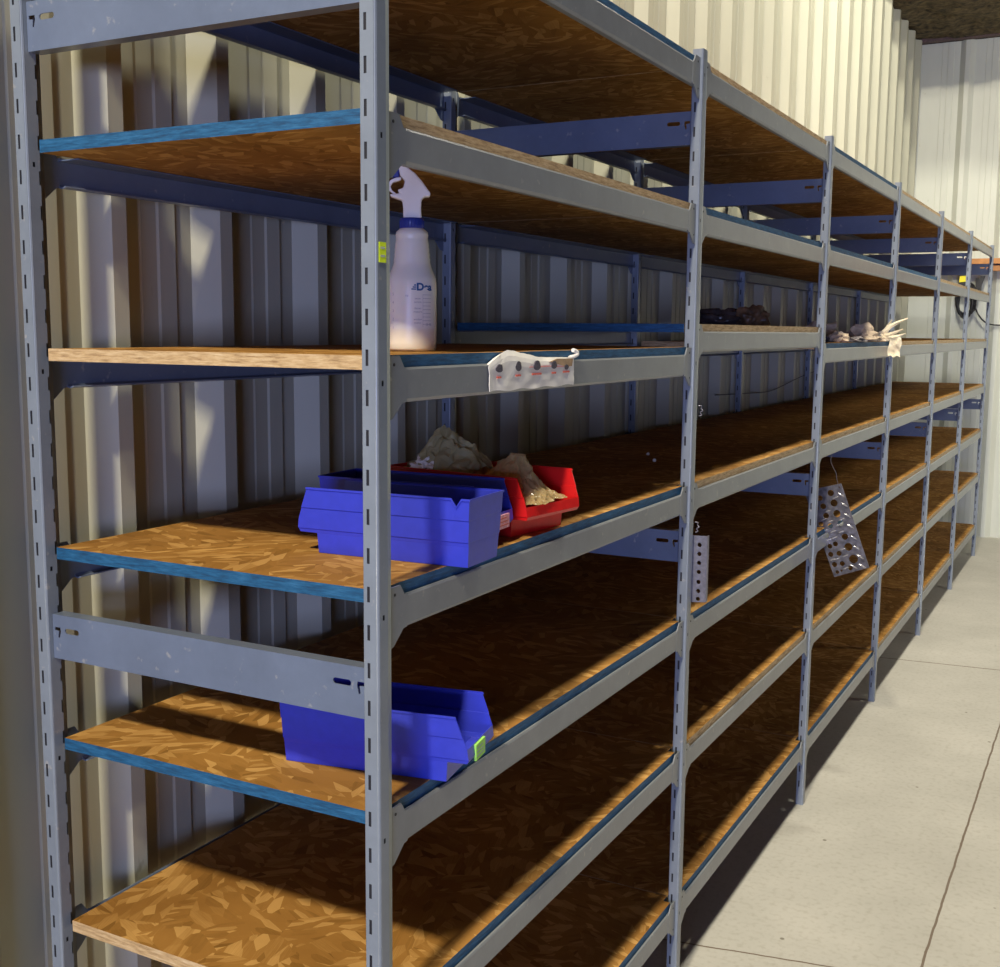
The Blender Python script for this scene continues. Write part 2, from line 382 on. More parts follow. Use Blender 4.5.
LIPS = [.205, .566, .871, 1.176, 1.480, 1.785, 2.087]
def post_mesh(back):
    bm = bmesh.new(); w, d, r = .0245, .031, .0035
    slots = [(-.0178, -.0136, 1.8596+.0508*k - .0205, 1.8596+.0508*k) for k in range(-36, 6)]
    slots = [s for s in slots if s[2] > .02 and s[3] < H-.01]
    face_cells(bm, [-w+.0015, -r], [0, H], slots, lambda u, v: (u, 0, v))
    holes = [(.0095, .0135, z-.022, z-.015) for z in LIPS]
    if back: holes += [(.020, .0228, s[2], s[3]) for s in slots]
    face_cells(bm, [r, .0215], [0, H], holes, lambda u, v: (0, u, v))
    # rounded corners, recessed second strip, sides
    def strip(pts):
        A = [bm.verts.new((x, y, 0)) for x, y in pts]; B = [bm.verts.new((x, y, H)) for x, y in pts]
        for i in range(len(pts)-1):
            f = bm.faces.new((A[i], A[i+1], B[i+1], B[i])); f.smooth = True
    strip([(-r+r*math.sin(t), r-r*math.cos(t)) for t in [k*math.pi/12 for k in range(7)]])
    yy = .0228 if back else .0215
    strip([(0, .0215), (-.0015, .0222)]); strip([(-.0015, .0222), (-.0015, d)]); strip([(-.0015, d), (-w, d)]); strip([(-w, d), (-w, .0015)]); strip([(-w, .0015), (-w+.0015, 0)])
    # cap and foot; a dark inner box paints the shade behind the slots
    A = [(-w,0),(0,0),(0,d),(-w,d)]
    for z in (0.0, H):
        bm.faces.new([bm.verts.new(p + (z,)) for p in ((-w+.0015,0),(-r,0),(-r*.3,r*.3),(0,r),(0,.0215),(-.0015,.0222),(-.0015,d),(-w,d),(-w,.0015))])
    bmesh.ops.remove_doubles(bm, verts=bm.verts, dist=.00005)
    bmesh.ops.recalc_face_normals(bm, faces=bm.faces)
    box(bm, -w+.003, -.0035, .0012, d-.003, .002, H-.002, 1)     # dark box standing in for the shade inside the tube
    return meshof(bm, 'post', recalc=False)
pm_f, pm_b = post_mesh(False), post_mesh(True)
posts = []
for k in range(NB+1):
    p = link(pm_f, 'post', [M['paint'], M['hole']], rack, (0, k*BAY, 0)); posts.append(p)
    link(pm_b, 'post', [M['paint'], M['hole']], rack, (-D, k*BAY, 0))
# a lime sticker on the nearest front post
def sticker(parent, x, y0, y1, z0, z1, mat, name='sticker'):
    bm = bmesh.new(); box(bm, x, x+.0006, y0, y1, z0, z1)
    n = 2
    for k in range(n):
        zc = z0 + (z1-z0)*(.72 - .4*k)
        for q in range(4):
            yy = y0 + (y1-y0)*(.22+.17*q); box(bm, x+.0005, x+.0008, yy, yy+(y1-y0)*.09, zc-.0015, zc+.0015, 1)
    return link(meshof(bm, name), name, [mat, M['greyink']], parent)
s = sticker(posts[0], .0003, .004, .0195, 1.612, 1.637, M['lime']); s['label'] = 'lime yellow sticker'
# beams
BL = BAY - .031
def beam_mesh():
    """origin at lip height, y from the post's far side to the next post"""
    bm = bmesh.new()
    t = .0018
    # outer face, rolled lip on top, flange inside, rolled underside
    sec = [(-.016,-.044),(-.009,-.0465),(-.003,-.0455),(0,-.041),(0,-.003),(-.0015,0),(-.0045,0),(-.006,-.003),(-.046,-.003),(-.046,-.003-t),(-.006,-.003-t),(-t-.0005,-.006),(-t,-.04),(-.0045,-.0437),(-.009,-.0445),(-.0155,-.0422)]
    y0, y1 = .043, BL-.012
    A = [bm.verts.new((x, y0, z)) for x, z in sec]; B = [bm.verts.new((x, y1, z)) for x, z in sec]
    n = len(sec)
    for i in range(n):
        f = bm.faces.new((A[i], A[(i+1)%n], B[(i+1)%n], B[i])); f.smooth = False
    for V in (A, B):
        for tr in tessellate_polygon([[Vector((x, z, 0)) for x, z in sec]]): bm.faces.new([V[i] for i in tr])
    # connector plates with their slanting shoulders
    for s in (0, 1):
        pl = [(.0005,.015),(.030,.015),(.041,-.0005),(.046,-.0005),(.046,-.045),(.037,-.046),(.013,-.066),(.0005,-.069)]
        e = BL - .031 if False else BL
        if s: pl = [(BL-a-.0005, b) for a, b in pl]
        prism(bm, pl, lambda a, b, t_: (t_, a, b), -.0022, .0004)
        yy = .016 if not s else BL-.016
        cyl(bm, (.0002, yy, .004), (1,0,0), .0022, .0008, 10, 1)  # dark discs paint the shade of small holes in the plate
        if s: cyl(bm, (.0002, BL-.012, -.05), (1,0,0), .0018, .0008, 8, 1)
    return meshof(bm, 'beam')
bmsh = beam_mesh()
bmir = bmsh.copy()
for v in bmir.vertices: v.co.x = -v.co.x
bmir.flip_normals()
XF = -.0065; XB = -.6416+.0035
EDGE = {   # (front edge, near end edge) per level from the bottom up, per bay
 0: ['bb','br','bb','bb','br','rb','bb'], 1: ['br','rr','br','rr','rb','br','rr'], 2: ['br','rr','br','rr','br','br','br'],
 3: ['rr','rr','rr','rr','rr','cr','rr'], 4: ['rr']*7, 5: ['rr']*7}
EM = {'b': 'blue', 'r': 'raw', 'c': 'chipped'}
def board_mesh(code):
    bm = bmesh.new()
    xf, xb, y0, y1, h = -.0135, -.6045, .013, BAY+.009, .0185
    e = -.030
    pts = [(xf, .046), (e, .046), (e, y0), (xb, y0), (xb, y1), (e, y1), (e, BAY-.016), (xf, BAY-.016)]
    # small irregularities along the sawn edges
    n = len(pts)
    A = [bm.verts.new((x, y, 0)) for x, y in pts]; B = [bm.verts.new((x, y, h)) for x, y in pts]
    for i in range(n):
        f = bm.faces.new((A[i], A[(i+1)%n], B[(i+1)%n], B[i]))
        f.material_index = 2 if i == 2 else 1
    for V in (A, B):
        for tr in tessellate_polygon([[Vector((x, y, 0)) for x, y in pts]]): bm.faces.new([V[i] for i in tr])
    me = meshof(bm, 'shelf_board')
    for x in (M['osb'], M[EM[code[0]]], M[EM[code[1]]]): me.materials.append(x)
    return me
bcache = {}
beams_f = {}
for k in range(NB):
    for i, z in enumerate(LIPS):
        zz = z + (.050 if (k == 1 and i == 4) else 0)
        beams_f[(k, i)] = link(bmsh, 'shelf_beam', [M['beam'], M['hole']], rack, (XF, k*BAY+.031, zz))
        link(bmir, 'shelf_beam', [M['tie_and_shade'], M['hole']], rack, (XB, k*BAY+.031, zz))  # darker enamel paints the shade on the back beams
        code = EDGE[k][i]
        if code not in bcache: bcache[code] = board_mesh(code)
        b = link(bcache[code], 'shelf_board', M['osb'], rack, (0, k*BAY, zz-.0022))
        b['label'] = {'b': 'strand board with a blue painted front edge', 'r': 'strand board with a raw front edge', 'c': 'strand board with a chipped blue front edge'}[code[0]]
# end beams tying the front and back posts together
def end_beam_mesh():
    bm = bmesh.new()
    x0, x1, h = -.6158, -.0250, .070
    def oblong(cx, cz, w, r, n=6):
        return [(cx + s*(w/2-r) + r*math.sin(a)*s, cz + r*math.cos(a)*s) for s in (1, -1) for a in [math.pi*k/n for k in range(n+1)]]
    hook = lambda cx, s: [(cx, .050), (cx+s*.012, .050), (cx+s*.013, .044), (cx+s*.010, .033), (cx+s*.007, .034), (cx+s*.0085, .044), (cx, .045)]
    outer = [(x0, 0), (x1, 0), (x1, h), (x0, h)]
    holes = [oblong(x0+.041, .046, .030, .0042), oblong(x1-.041, .046, .030, .0042), hook(x0+.004, 1), hook(x1-.004, -1)]
    holed(bm, outer, holes, lambda a, b, t: (a, t, b), .0095, .0113)
    box(bm, x0, x1, .0108, .032, h-.0018, h); box(bm, x0, x1, .0108, .032, 0, .0018)
    return meshof(bm, 'end_beam')
em = end_beam_mesh()
for k in range(NB+1):
    for z in (1.926, 1.0165): link(em, 'end_beam', M['tie_and_shade'], rack, (0, k*BAY, z))
# ------------------------------------------------------------------ storage bins
def bin_mesh(Ln, W, Hh=.1, notch=None):
    """l=0 back, l=Ln open front; origin at bottom centre"""
    bm = bmesh.new()
    f1 = Ln-.034
    # rows: (z, back l, front l, half width)
    h0 = W/2
    rows = [(0, .006, f1-.002, h0-.0075), (.030, .004, f1, h0-.0060), (.0305, .004, Ln-.004, h0-.0058), (.036, .0037, Ln-.001, h0-.0050),
            (.0365, .0033, Ln-.001, h0-.0036), (.052, .0025, Ln-.003, h0-.0030), (.068, .0018, Ln-.009, h0-.0024), (.0685, .0015, Ln-.0092, h0-.0008), (.0965, 0, Ln-.0195, h0+.0002), (.0970, -.0015, Ln-.0185, h0+.0018), (Hh, -.0015, Ln-.0198, h0+.0018)]
    grid = {}
    colsf = [0, .03, .050, .080, .110, .14, .35, .65, .85, 1]
    for s in (-1, 1):
        for ri, (z, lb, lf, w) in enumerate(rows):
            for ci, c in enumerate(colsf):
                l = lb + (lf-lb)*c; zz = z
                if notch and s == notch and ri >= 8 and ci == 3: zz = z - .012
                grid[(s, ri, ci)] = bm.verts.new((l, s*w, zz))
        for ri in range(len(rows)-1):
            for ci in range(len(colsf)-1):
                if notch and s == notch and ri == 8 and False: continue
                try: bm.faces.new((grid[(s,ri,ci)], grid[(s,ri,ci+1)], grid[(s,ri+1,ci+1)], grid[(s,ri+1,ci)]))
                except ValueError: pass
    last = len(colsf)-1
    for ri in range(len(rows)-1):
        bm.faces.new((grid[(-1,ri,0)], grid[(1,ri,0)], grid[(1,ri+1,0)], grid[(-1,ri+1,0)]))
        if ri <= 4: bm.faces.new((grid[(-1,ri,last)], grid[(1,ri,last)], grid[(1,ri+1,last)], grid[(-1,ri+1,last)]))
    for ci in range(last):
        bm.faces.new((grid[(-1,0,ci)], grid[(1,0,ci)], grid[(1,0,ci+1)], grid[(-1,0,ci+1)]))
    me = meshof(bm, 'tub')
    return me
def storage_bin(name, label, mat, Ln, W, loc, rz, group='open-fronted plastic storage bins', notch=None, group_cat='bin'):
    root = tag(empty(name, loc, rz), label, 'bin', group)
    o = link(bin_mesh(Ln, W, notch=notch), 'tub', mat, root, (0, 0, 0))
    sm = o.modifiers.new('s', 'SOLIDIFY'); sm.thickness = .0022; sm.offset = -1
    return root
Z4 = 1.176+.0163+.0006; Z3 = .871+.0163+.0006; Z5 = 1.480+.0163+.0006
W4 = .112
def ang(a): return math.radians(a)
# near blue bin, turned back to front
b1 = storage_bin('storage_bin', 'blue plastic storage bin beside the nearest post, its tall closed back towards the aisle', M['bluebin'], .294, W4, (.0235, .2445, Z4), ang(183.2), notch=1)
b2 = storage_bin('storage_bin', 'blue plastic storage bin squeezed between the reversed blue bin and the red bin', M['bluebin'], .298, W4, (-.318, .351, Z4), ang(3.5))
b3 = storage_bin('storage_bin', 'red plastic storage bin with crumpled plastic bags, beside two blue bins', M['redbin'], .298, .166, (-.292, .556, Z4), ang(-7.5))
b4 = storage_bin('storage_bin', 'blue plastic storage bin with a green label, alone on the lower shelf', M['bluebin'], .298, .120, (-.256, .158, Z3), ang(10.2))
def lip_sticker(parent, mat, Ln, y0, y1, z0, z1, nm='label_sticker'):
    bm = bmesh.new(); box(bm, Ln-.0028, Ln+.0008, y0, y1, z0, z1)
    for k in range(3):
        zc = z0 + (z1-z0)*(.25+.25*k); box(bm, Ln+.0004, Ln+.0011, y0+.004, y1-.004-.004*k, zc-.0008, zc+.0008, 1)
    return link(meshof(bm, nm), nm, [mat, M['greyink'] if mat is M['green'] else M['redink']], parent)
x = lip_sticker(b4, M['green'], .298, -.028, .012, .026, .050); x['label'] = 'bright green label'
x = lip_sticker(b2, M['pink'], .298, -.034, .034, .026, .048); x['label'] = 'pink and white label'
# plastic bags in the red bin
def bag(name, label, mat, outline_fn, nx, ny, seed, loc, rz, amp=.012):
    bm = bmesh.new(); G = []
    for i in range(nx+1):
        row = []
        for j in range(ny+1):
            u, v = i/nx, j/ny
            p = outline_fn(u, v)
            q = Vector((u*6+seed, v*6, seed*2.0))
            n = (1-abs(noise.noise(q))*2)*.6 + (1-abs(noise.noise(q*2.4))*2)*.35 + noise.noise(q*.8)*.5
            e = min(1, 5*min(u, 1-u, v, 1-v)+.35)
            row.append(bm.verts.new(Vector(p) + Vector((noise.noise(q*1.7)*amp*.7, noise.noise(q*1.9+Vector((5,5,5)))*amp*.7, n*amp*e))))
        G.append(row)
    for i in range(nx):
        for j in range(ny): bm.faces.new((G[i][j], G[i+1][j], G[i+1][j+1], G[i][j+1]))
    o = link(meshof(bm, name), name, mat, None, loc); o.rotation_euler = (0,0,rz)
    sm = o.modifiers.new('s', 'SOLIDIFY'); sm.thickness = .0006
    return tag(o, label, 'plastic bag', 'plastic bags in the red bin')
def mound(cx, cy, rx, ry, h, z0, px=0, py=0, sharp=1.6):
    def fn(u, v):
        a = (u-.5)*2; b_ = (v-.5)*2
        r = min(1, math.hypot(a-px, b_-py)/1.25)
        return (cx + a*rx, cy + b_*ry, z0 + h*max(0, 1-r)**sharp)
    return fn
def ridge(pts, w0, w1, z0):
    """sheet thrown over a line of humps: pts (x, y, z) along the ridge"""
    P = [Vector(p) for p in pts]
    def fn(u, v):
        t = u*(len(P)-1); i = min(int(t), len(P)-2); q = P[i].lerp(P[i+1], t-i)
        b_ = (v-.5)*2; w = w0 if b_ < 0 else w1
        return (q.x, q.y + b_*w, z0 + (q.z-z0)*max(0, 1-abs(b_)**1.25))
    return fn
bag('plastic_bag', 'cloudy yellowed plastic bag heaped high at the back of the red bin', M['film'], ridge([(-.318,.530,Z4+.080),(-.275,.530,Z4+.100),(-.255,.53,Z4+.118),(-.235,.53,Z4+.150),(-.222,.53,Z4+.158),(-.205,.532,Z4+.152),(-.185,.535,Z4+.138),(-.162,.54,Z4+.128),(-.145,.54,Z4+.100)], .062, .062, Z4+.075), 54, 44, 3, (0,0,0), 0, .015)
bag('plastic_bag', 'amber plastic bag draped over the open front of the red bin', M['film2'], ridge([(-.135,.535,Z4+.088),(-.115,.535,Z4+.100),(-.090,.535,Z4+.122),(-.068,.53,Z4+.120),(-.050,.525,Z4+.100),(-.035,.52,Z4+.082),(-.012,.515,Z4+.062),(.000,.515,Z4+.054)], .056, .060, Z4+.052), 54, 40, 9, (0,0,0), 0, .010)
o = crumple('crumpled_tissue', M['white'], (.024,.018,.016), (-.235, .492, Z4+.088), 4, .6); tag(o, 'white tissue scrap under the cloudy bag in the red bin', 'tissue')
# ------------------------------------------------------------------ spray bottle
def lathe(bm, prof, seg=40, sx=1, sy=1, mi=0):
    R = []
    for r, z in prof: R.append([bm.verts.new((r*sx*math.cos(2*math.pi*k/seg), r*sy*math.sin(2*math.pi*k/seg), z)) for k in range(seg)])
    for A, B in zip(R, R[1:]):
        for k in range(seg):
            f = bm.faces.new((A[k], A[(k+1)%seg], B[(k+1)%seg], B[k])); f.smooth = True; f.material_index = mi
    bm.faces.new(R[0][::-1]); bm.faces.new(R[-1])
bot = tag(empty('spray_bottle', (-.143, .3056, Z5), 0), 'milky plastic trigger spray bottle with blue collar and faded blue print', 'spray bottle')
ribs = []
for k in range(9):
    z = .130 + k*.0038; r = .0285 - .00035*k - (.00055 if k % 2 else 0); ribs.append((r, z))
prof = [(.029,0),(.0355,.0008),(.0372,.004),(.0378,.012),(.0378,.095),(.0374,.104),(.0362,.110),(.0330,.118),(.0300,.125)] + ribs + [(.0245,.166),(.0240,.170),(.0250,.174),(.0240,.179),(.0190,.1835),(.0150,.186),(.0150,.190)]
bm = bmesh.new(); lathe(bm, prof); link(meshof(bm, 'bottle_body'), 'bottle_body', M['bottle'], bot)
bm = bmesh.new(); lathe(bm, [(.0172,.1835),(.0182,.1842),(.0182,.197),(.0170,.1995),(.0130,.2)], 32)
for k in range(24):
    a = 2*math.pi*k/24; cyl(bm, (.0180*math.cos(a), .0180*math.sin(a), .185), (0,0,1), .0008, .011, 5)
link(meshof(bm, 'collar'), 'collar', M['cap'], bot)
# spray head drawn in a plane that faces the aisle
view = math.atan2(1.5227, -.969)            # direction from the camera to the bottle
pa = view - math.pi/2                        # head axis: to the right as seen
def headfn(a, b, t):
    return (math.cos(pa)*a - math.sin(pa)*t, math.sin(pa)*a + math.cos(pa)*t, b)
k4 = 1/4.836*.00176
def hp(x, y): return ((x-148)*k4, .200 + (270-y)*k4)
head = [hp(*p) for p in ((112,272),(112,232),(108,200),(62,186),(56,176),(98,172),(88,158),(112,150),(120,120),(100,100),(92,62),(104,56),(128,64),(160,88),(188,118),(208,146),(226,170),(222,184),(200,184),(188,196),(186,232),(188,272))]
bm = bmesh.new(); prism(bm, head, headfn, -.0095, .0095)
me = meshof(bm, 'spray_head'); o = link(me, 'spray_head', M['spray'], bot)
bv = o.modifiers.new('b', 'BEVEL'); bv.width = .0022; bv.segments = 2; bv.limit_method = 'ANGLE'
noz = [hp(*p) for p in ((50,74),(96,72),(98,108),(50,108))]
bm = bmesh.new(); prism(bm, noz, headfn, -.0085, .0085); o = link(meshof(bm, 'nozzle'), 'nozzle', M['cap'], bot)
bv = o.modifiers.new('b', 'BEVEL'); bv.width = .002; bv.segments = 2
tr = [hp(*p) for p in ((104,116),(92,122),(70,128),(60,142),(66,160),(84,172),(74,176),(54,160),(48,138),(60,118),(84,108),(104,106))]
bm = bmesh.new(); prism(bm, tr, headfn, -.006, .006); o = link(meshof(bm, 'trigger'), 'trigger', M['spray'], bot)
bv = o.modifiers.new('b', 'BEVEL'); bv.width = .001; bv.segments = 2
# print wrapped round the bottle
cam_az = math.atan2(-1.5227, .969)
bm = bmesh.new()
def wrapv(s, z, r=.0381): a = cam_az + s/.0392; return (r*math.cos(a), r*math.sin(a), z)
def put_text(t, size, s0, z0, mi, bold=0, sx=1):
    vs, fs = text_mesh(t, size, bold)
    V = [bm.verts.new(wrapv(s0 + v.x*sx, z0 + v.y)) for v in vs]
    for f in fs:
        try: bm.faces.new([V[i] for i in f]).material_index = mi
        except ValueError: pass
def bar(s0, s1, z0, z1, mi):
    n = max(1, int((s1-s0)/.003))
    for k in range(n):
        a, b_ = s0+(s1-s0)*k/n, s0+(s1-s0)*(k+1)/n
        bm.faces.new([bm.verts.new(wrapv(*p)) for p in ((a,z0),(b_,z0),(b_,z1),(a,z1))]).material_index = mi
put_text('Dea', .0150, .0205, .0955, 0, .0006, 1.1)
for k, zz in enumerate((.0925, .0955, .0985)): bar(-.001+.002*k, .0065, zz-.0009, zz+.0009, 0)
link(meshof(bm, 'logo', recalc=False), 'logo', [M['blueink'], M['greyink']], bot); bm = bmesh.new()
for k, (zz) in enumerate((.077, .0625, .046)):
    put_text(('water', 'cleaner', 'window')[k], .0042, .009, zz+.0016, 1); put_text(('ounces', 'mixture', 'washer')[k], .0042, .009, zz-.0036, 1)
for k in range(9): bar(.0175, .0330, .084-.0055*k, .0845-.0055*k, 1)
bar(.0172, .0176, .036, .085, 1)
for k, t in enumerate(('5', '4', '3', '2', '1')): put_text(t, .0058, -.0330, .085-.0125*k, 1)
put_text('oz', .005, -.008, .083, 1); put_text('28 32', .005, .028, .040, 1)
link(meshof(bm, 'graduations', recalc=False), 'graduations', [M['blueink'], M['greyink']], bot)
# ------------------------------------------------------------------ torn card label over the beam of the bottle's shelf
lab = empty('torn_card_label', (0, 0, 0)); tag(lab, 'torn white card with five dark oval pictures and red captions stuck over a beam edge', 'label')
bm = bmesh.new()
ya, yb = .2985, .598; n = 28
topz = [1.4785,1.4825,1.487,1.4905,1.4935,1.4965,1.4985,1.4975,1.497,1.4955,1.4935,1.493,1.4915,1.4905,1.489,1.487,1.486,1.486,1.4855,1.485,1.485,1.4848,1.4848,1.4845,1.4845,1.484,1.484,1.484,1.483]
rows = []
for i in range(n+1):
    y = ya + (yb-ya)*i/n; zt = topz[i]; zb = 1.4385 + .0012*math.sin(i*.8)
    c = []
    for j in range(9):
        t = j/8; z = zb + (zt-zb)*t
        x = -.0046 + .0012*noise.noise(Vector((y*30, z*60, 2)))+.0010
        if t > .8: x -= (t-.8)*.016*(1 if 3 < i < 26 else .3)
        c.append(bm.verts.new((x, y + (.004*noise.noise(Vector((z*90, i, 1))) if i in (0, n) else 0), z)))
    # torn rolled top edge
    c.append(bm.verts.new((-.0070, y, zt-.001))); c.append(bm.verts.new((-.0098, y+.001, zt-.0015)))
    rows.append(c)
for A, B in zip(rows, rows[1:]):
    for j in range(10): bm.faces.new((A[j], B[j], B[j+1], A[j+1]))
o = link(meshof(bm, 'card'), 'card', M['white'], lab); sm = o.modifiers.new('s', 'SOLIDIFY'); sm.thickness = .0011; sm.offset = 1
# brown torn patch, ovals and captions
bm = bmesh.new(); prism(bm, [(.500,1.4785),(.53,1.4835),(.592,1.4826),(.588,1.4700),(.565,1.4695),(.545,1.4725),(.522,1.4768)], lambda a, b, t: (t, a, b), -.0031, -.0016); 
o = link(meshof(bm, 'torn_patch'), 'torn_patch', M['card'], lab); o['label'] = 'brown torn card patch'
for yy, zz, ry, rz_ in ((.3275,1.4725,.0105,.0062), (.3900,1.4742,.0095,.0078), (.4550,1.4742,.0115,.0078), (.5180,1.4735,.0100,.0064), (.5660,1.4688,.008,.0044)):
    bm = bmesh.new()
    pts = [(yy+ry*math.cos(a)*(1+.12*math.sin(3*a+yy*90)), zz+rz_*math.sin(a)) for a in [2*math.pi*k/22 for k in range(22)]]
    prism(bm, pts, lambda a, b, t: (t, a, b), -.0030, -.0012)
    link(meshof(bm, 'printed_oval'), 'printed_oval', M['ink'], lab)
for yy, zz, w, nn in ((.3275,1.4590,.014,2), (.3900,1.4600,.018,3), (.4550,1.4605,.034,5), (.5180,1.4605,.016,3), (.5660,1.4610,.026,4)):
    bm = bmesh.new(); box(bm, -.0030, -.0016, yy-w/2, yy+w/2, zz-.0004, zz+.0004)
    for q in range(nn):
        y0 = yy - w/2 + w*q/nn; box(bm, -.0030, -.0011, y0, y0+w/nn*.7, zz-.0014, zz+.0014)
    link(meshof(bm, 'red_caption'), 'red_caption', M['redink'], lab)
for y0, y1, zz in ((.428,.4425,1.4715), (.4670,.507,1.4713), (.529,.557,1.4700)):
    bm = bmesh.new(); box(bm, -.0030, -.0012, y0, y1, zz, zz+.0007); link(meshof(bm, 'red_line'), 'red_line', M['redink'], lab)
bm = bmesh.new(); tube_bm(bm, smoothpath([(-.0075,.590,1.4840),(-.004,.603,1.4865),(-.003,.612,1.4900),(-.004,.609,1.4945),(-.006,.600,1.4965)]), .0036, 8)
link(meshof(bm, 'curled_corner'), 'curled_corner', M['white'], lab)
# ------------------------------------------------------------------ perforated plate hung from a beam
plate = tag(empty('perforated_plate'), 'tilted offcut of aluminium tread plate with round holes hanging by a wire', 'metal plate')
bm = bmesh.new(); Y = 2.65
def circ(c, r, n=14): return [(c[0]+r*math.cos(2*math.pi*k/n), c[1]+r*math.sin(2*math.pi*k/n)) for k in range(n)]
outer = [(-.0880,1.0040),(.0320,1.0390),(.1345,.7680),(.0235,.7240)]
hl = [((-.0009,1.0045),.0105),((.0114,.9721),.0118),((-.0234,.9582),.0098),((-.0126,.9275),.0098),((.0224,.9377),.0120),((.0355,.9073),.0100),((.0516,.8628),.0105),((.0223,.8357),.0082),((.0648,.8301),.0132),((.0355,.8053),.0085),((.0086,.7990),.0085),((.083,.7906),.0145),((.0225,.7665),.0085),((.0474,.7724),.0082),
      ((-.035,.985),.009),((-.046,.950),.009),((-.028,.898),.0085),((.003,.895),.0085),((-.008,.862),.0085),((.0045,.826),.008),((.0255,1.0255),.0028),((.074,.760),.0075),((.0325,.742),.006),((.046,.748),.004)]
ex = Vector((.12,.035)).normalized()
holed(bm, outer, [circ(c, r) for c, r in hl], lambda a, b, t: (a, Y+t, b), -.0012, .0012)
def tread(x, z, dx, dz, w=.0032):
    d = Vector((dx, dz)); nrm = Vector((-d.y, d.x)).normalized()*w; c = Vector((x, z))
    P = [c-d, c-d*.4+nrm, c+d*.4+nrm, c+d, c+d*.4-nrm, c-d*.4-nrm]
    A = [bm.verts.new((p.x, Y-.0011, p.y)) for p in P]; T = [bm.verts.new((c.x+(p.x-c.x)*.55, Y-.0032, c.y+(p.y-c.y)*.55)) for p in P]
    for i in range(6): bm.faces.new((A[i], A[(i+1)%6], T[(i+1)%6], T[i])).material_index = 1
    bm.faces.new(T).material_index = 1
for x, z in ((.0345,1.000),(.0465,.968),(.0570,.934),(.0685,.898),(.0805,.862),(.0925,.829),(.1050,.800),(.1130,.770),(.0860,.765)): tread(x, z, .0125, -.0065)
for x, z in ((.0150,.9900),(-.0080,.9430),(.0400,.9200),(.0400,.8780),(.0030,.9100),(-.0180,.9150),(.0120,.8760),(.0180,.8560),(-.0120,.8780),(.047,.8200),(.0560,.7990),(.0160,.7820),(.030,.7860),(.0600,.7580),(.0010,.8480),(.030,.9000)): tread(x, z, .0110, .0055, .0024)
link(meshof(bm, 'plate'), 'plate', [M['alu'], M['tread']], plate)
bm = bmesh.new(); tube_bm(bm, smoothpath([(-.0030,2.650,1.1290),(-.0045,2.647,1.110),(.004,2.648,1.090),(.014,2.6485,1.072),(.0165,2.648,1.055),(.021,2.6475,1.040),(.0255,2.6465,1.026),(.0262,2.6535,1.0235)]), .0011, 6)
link(meshof(bm, 'hanging_wire'), 'hanging_wire', M['wire'], plate)
# perforated strip hooked behind the second front post
bm = bmesh.new()
holed(bm, [(-.0060,.9210),(.0275,.9240),(.0295,1.0755),(-.0060,1.0745)], [circ((.0115, z), .0050, 12) for z in (1.0541,1.0335,1.0129,.9922,.9692,.9484,.9300)], lambda a, b, t: (a, 1.262+t, b), 0, .002)
box(bm, .0278, .0298, 1.264, 1.274, .924, 1.0755)
o = link(meshof(bm, 'perforated_strip'), 'perforated_strip', M['steel'], None); tag(o, 'short grey perforated steel angle with a column of holes beside the second front post', 'metal strip')
# small wire hooks on the same post
for (y, z, lab_) in ((1.262, 1.356, 'small shiny wire twist on the second front post, just above the middle shelf'), (1.262, 1.094, 'small wire twist just above the perforated steel angle')):
    bm = bmesh.new(); tube_bm(bm, smoothpath([(-.001,y,z+.011),(.005,y+.004,z+.010),(.003,y+.007,z+.004),(.008,y+.004,z),(.002,y+.004,z-.004),(.005,y+.006,z-.010),(.0,y+.003,z-.012)]), .0012, 6)
    tag(link(meshof(bm, 'wire_hook'), 'wire_hook', M['steel']), lab_, 'wire')
# ------------------------------------------------------------------ wrapped bundle on the raised shelf
Zr = 1.530+.0163+.0006
bun = tag(empty('wrapped_bundle', (-.30, 2.47, Zr), ang(17)), 'lumpy black and brown wrapped bundle lying on the raised shelf', 'bundle')
def lump(size, loc, seed, mat, name, rot=0, amp=.35):
    o = crumple(name, mat, size, loc, seed, amp, 2.4, 4, rot, bun, flat=False); return o
lump((.085,.045,.034), (-.040,0,0), 2, M['wrap'], 'black_wrapping')
lump((.052,.045,.038), (.060,.0,0), 5, M['wrapb'], 'brown_wrapping')
# ------------------------------------------------------------------ papers and scraps on the third bay's shelf
def scrap(name, mat, size, loc, seed, label, cat, rot=0, amp=.55, grp=None):
    o = crumple(name, mat, size, loc, seed, amp, 2.0, 3, rot); return tag(o, label, cat, {'paper': 'crumpled papers on the scrap shelf', 'scrap': 'flat scraps on the scrap shelf'}[cat])
def at(px, py_y): return None
scrap('crumpled_paper', M['tan'], (.055,.035,.040), (-.16, 3.06, Z5), 11, 'tan paper crumpled to a peak, standing behind the flat scraps', 'paper')
scrap('crumpled_paper', M['tan'], (.050,.040,.036), (-.05, 3.30, Z5), 12, 'pale crumpled paper wad just left of the spiky torn paper', 'paper', .4)
scrap('crumpled_paper', M['tan'], (.030,.03,.022), (-.045, 2.86, Z5), 13, 'small brown paper wad beside the third front post', 'paper')
scrap('metal_scrap', M['grime'], (.085,.05,.013), (-.11, 2.90, Z5), 14, 'flat dark scrap lying behind the small brown paper wad', 'scrap')
scrap('metal_scrap', M['grime'], (.050,.09,.012), (-.05, 3.10, Z5), 15, 'flat grey scrap between the small brown wad and the pale wad', 'scrap')
scrap('crumpled_paper', M['tan'], (.026,.05,.013), (-.035, 3.42, Z5), 16, 'low tan paper strip at the base of the pale wad', 'paper')
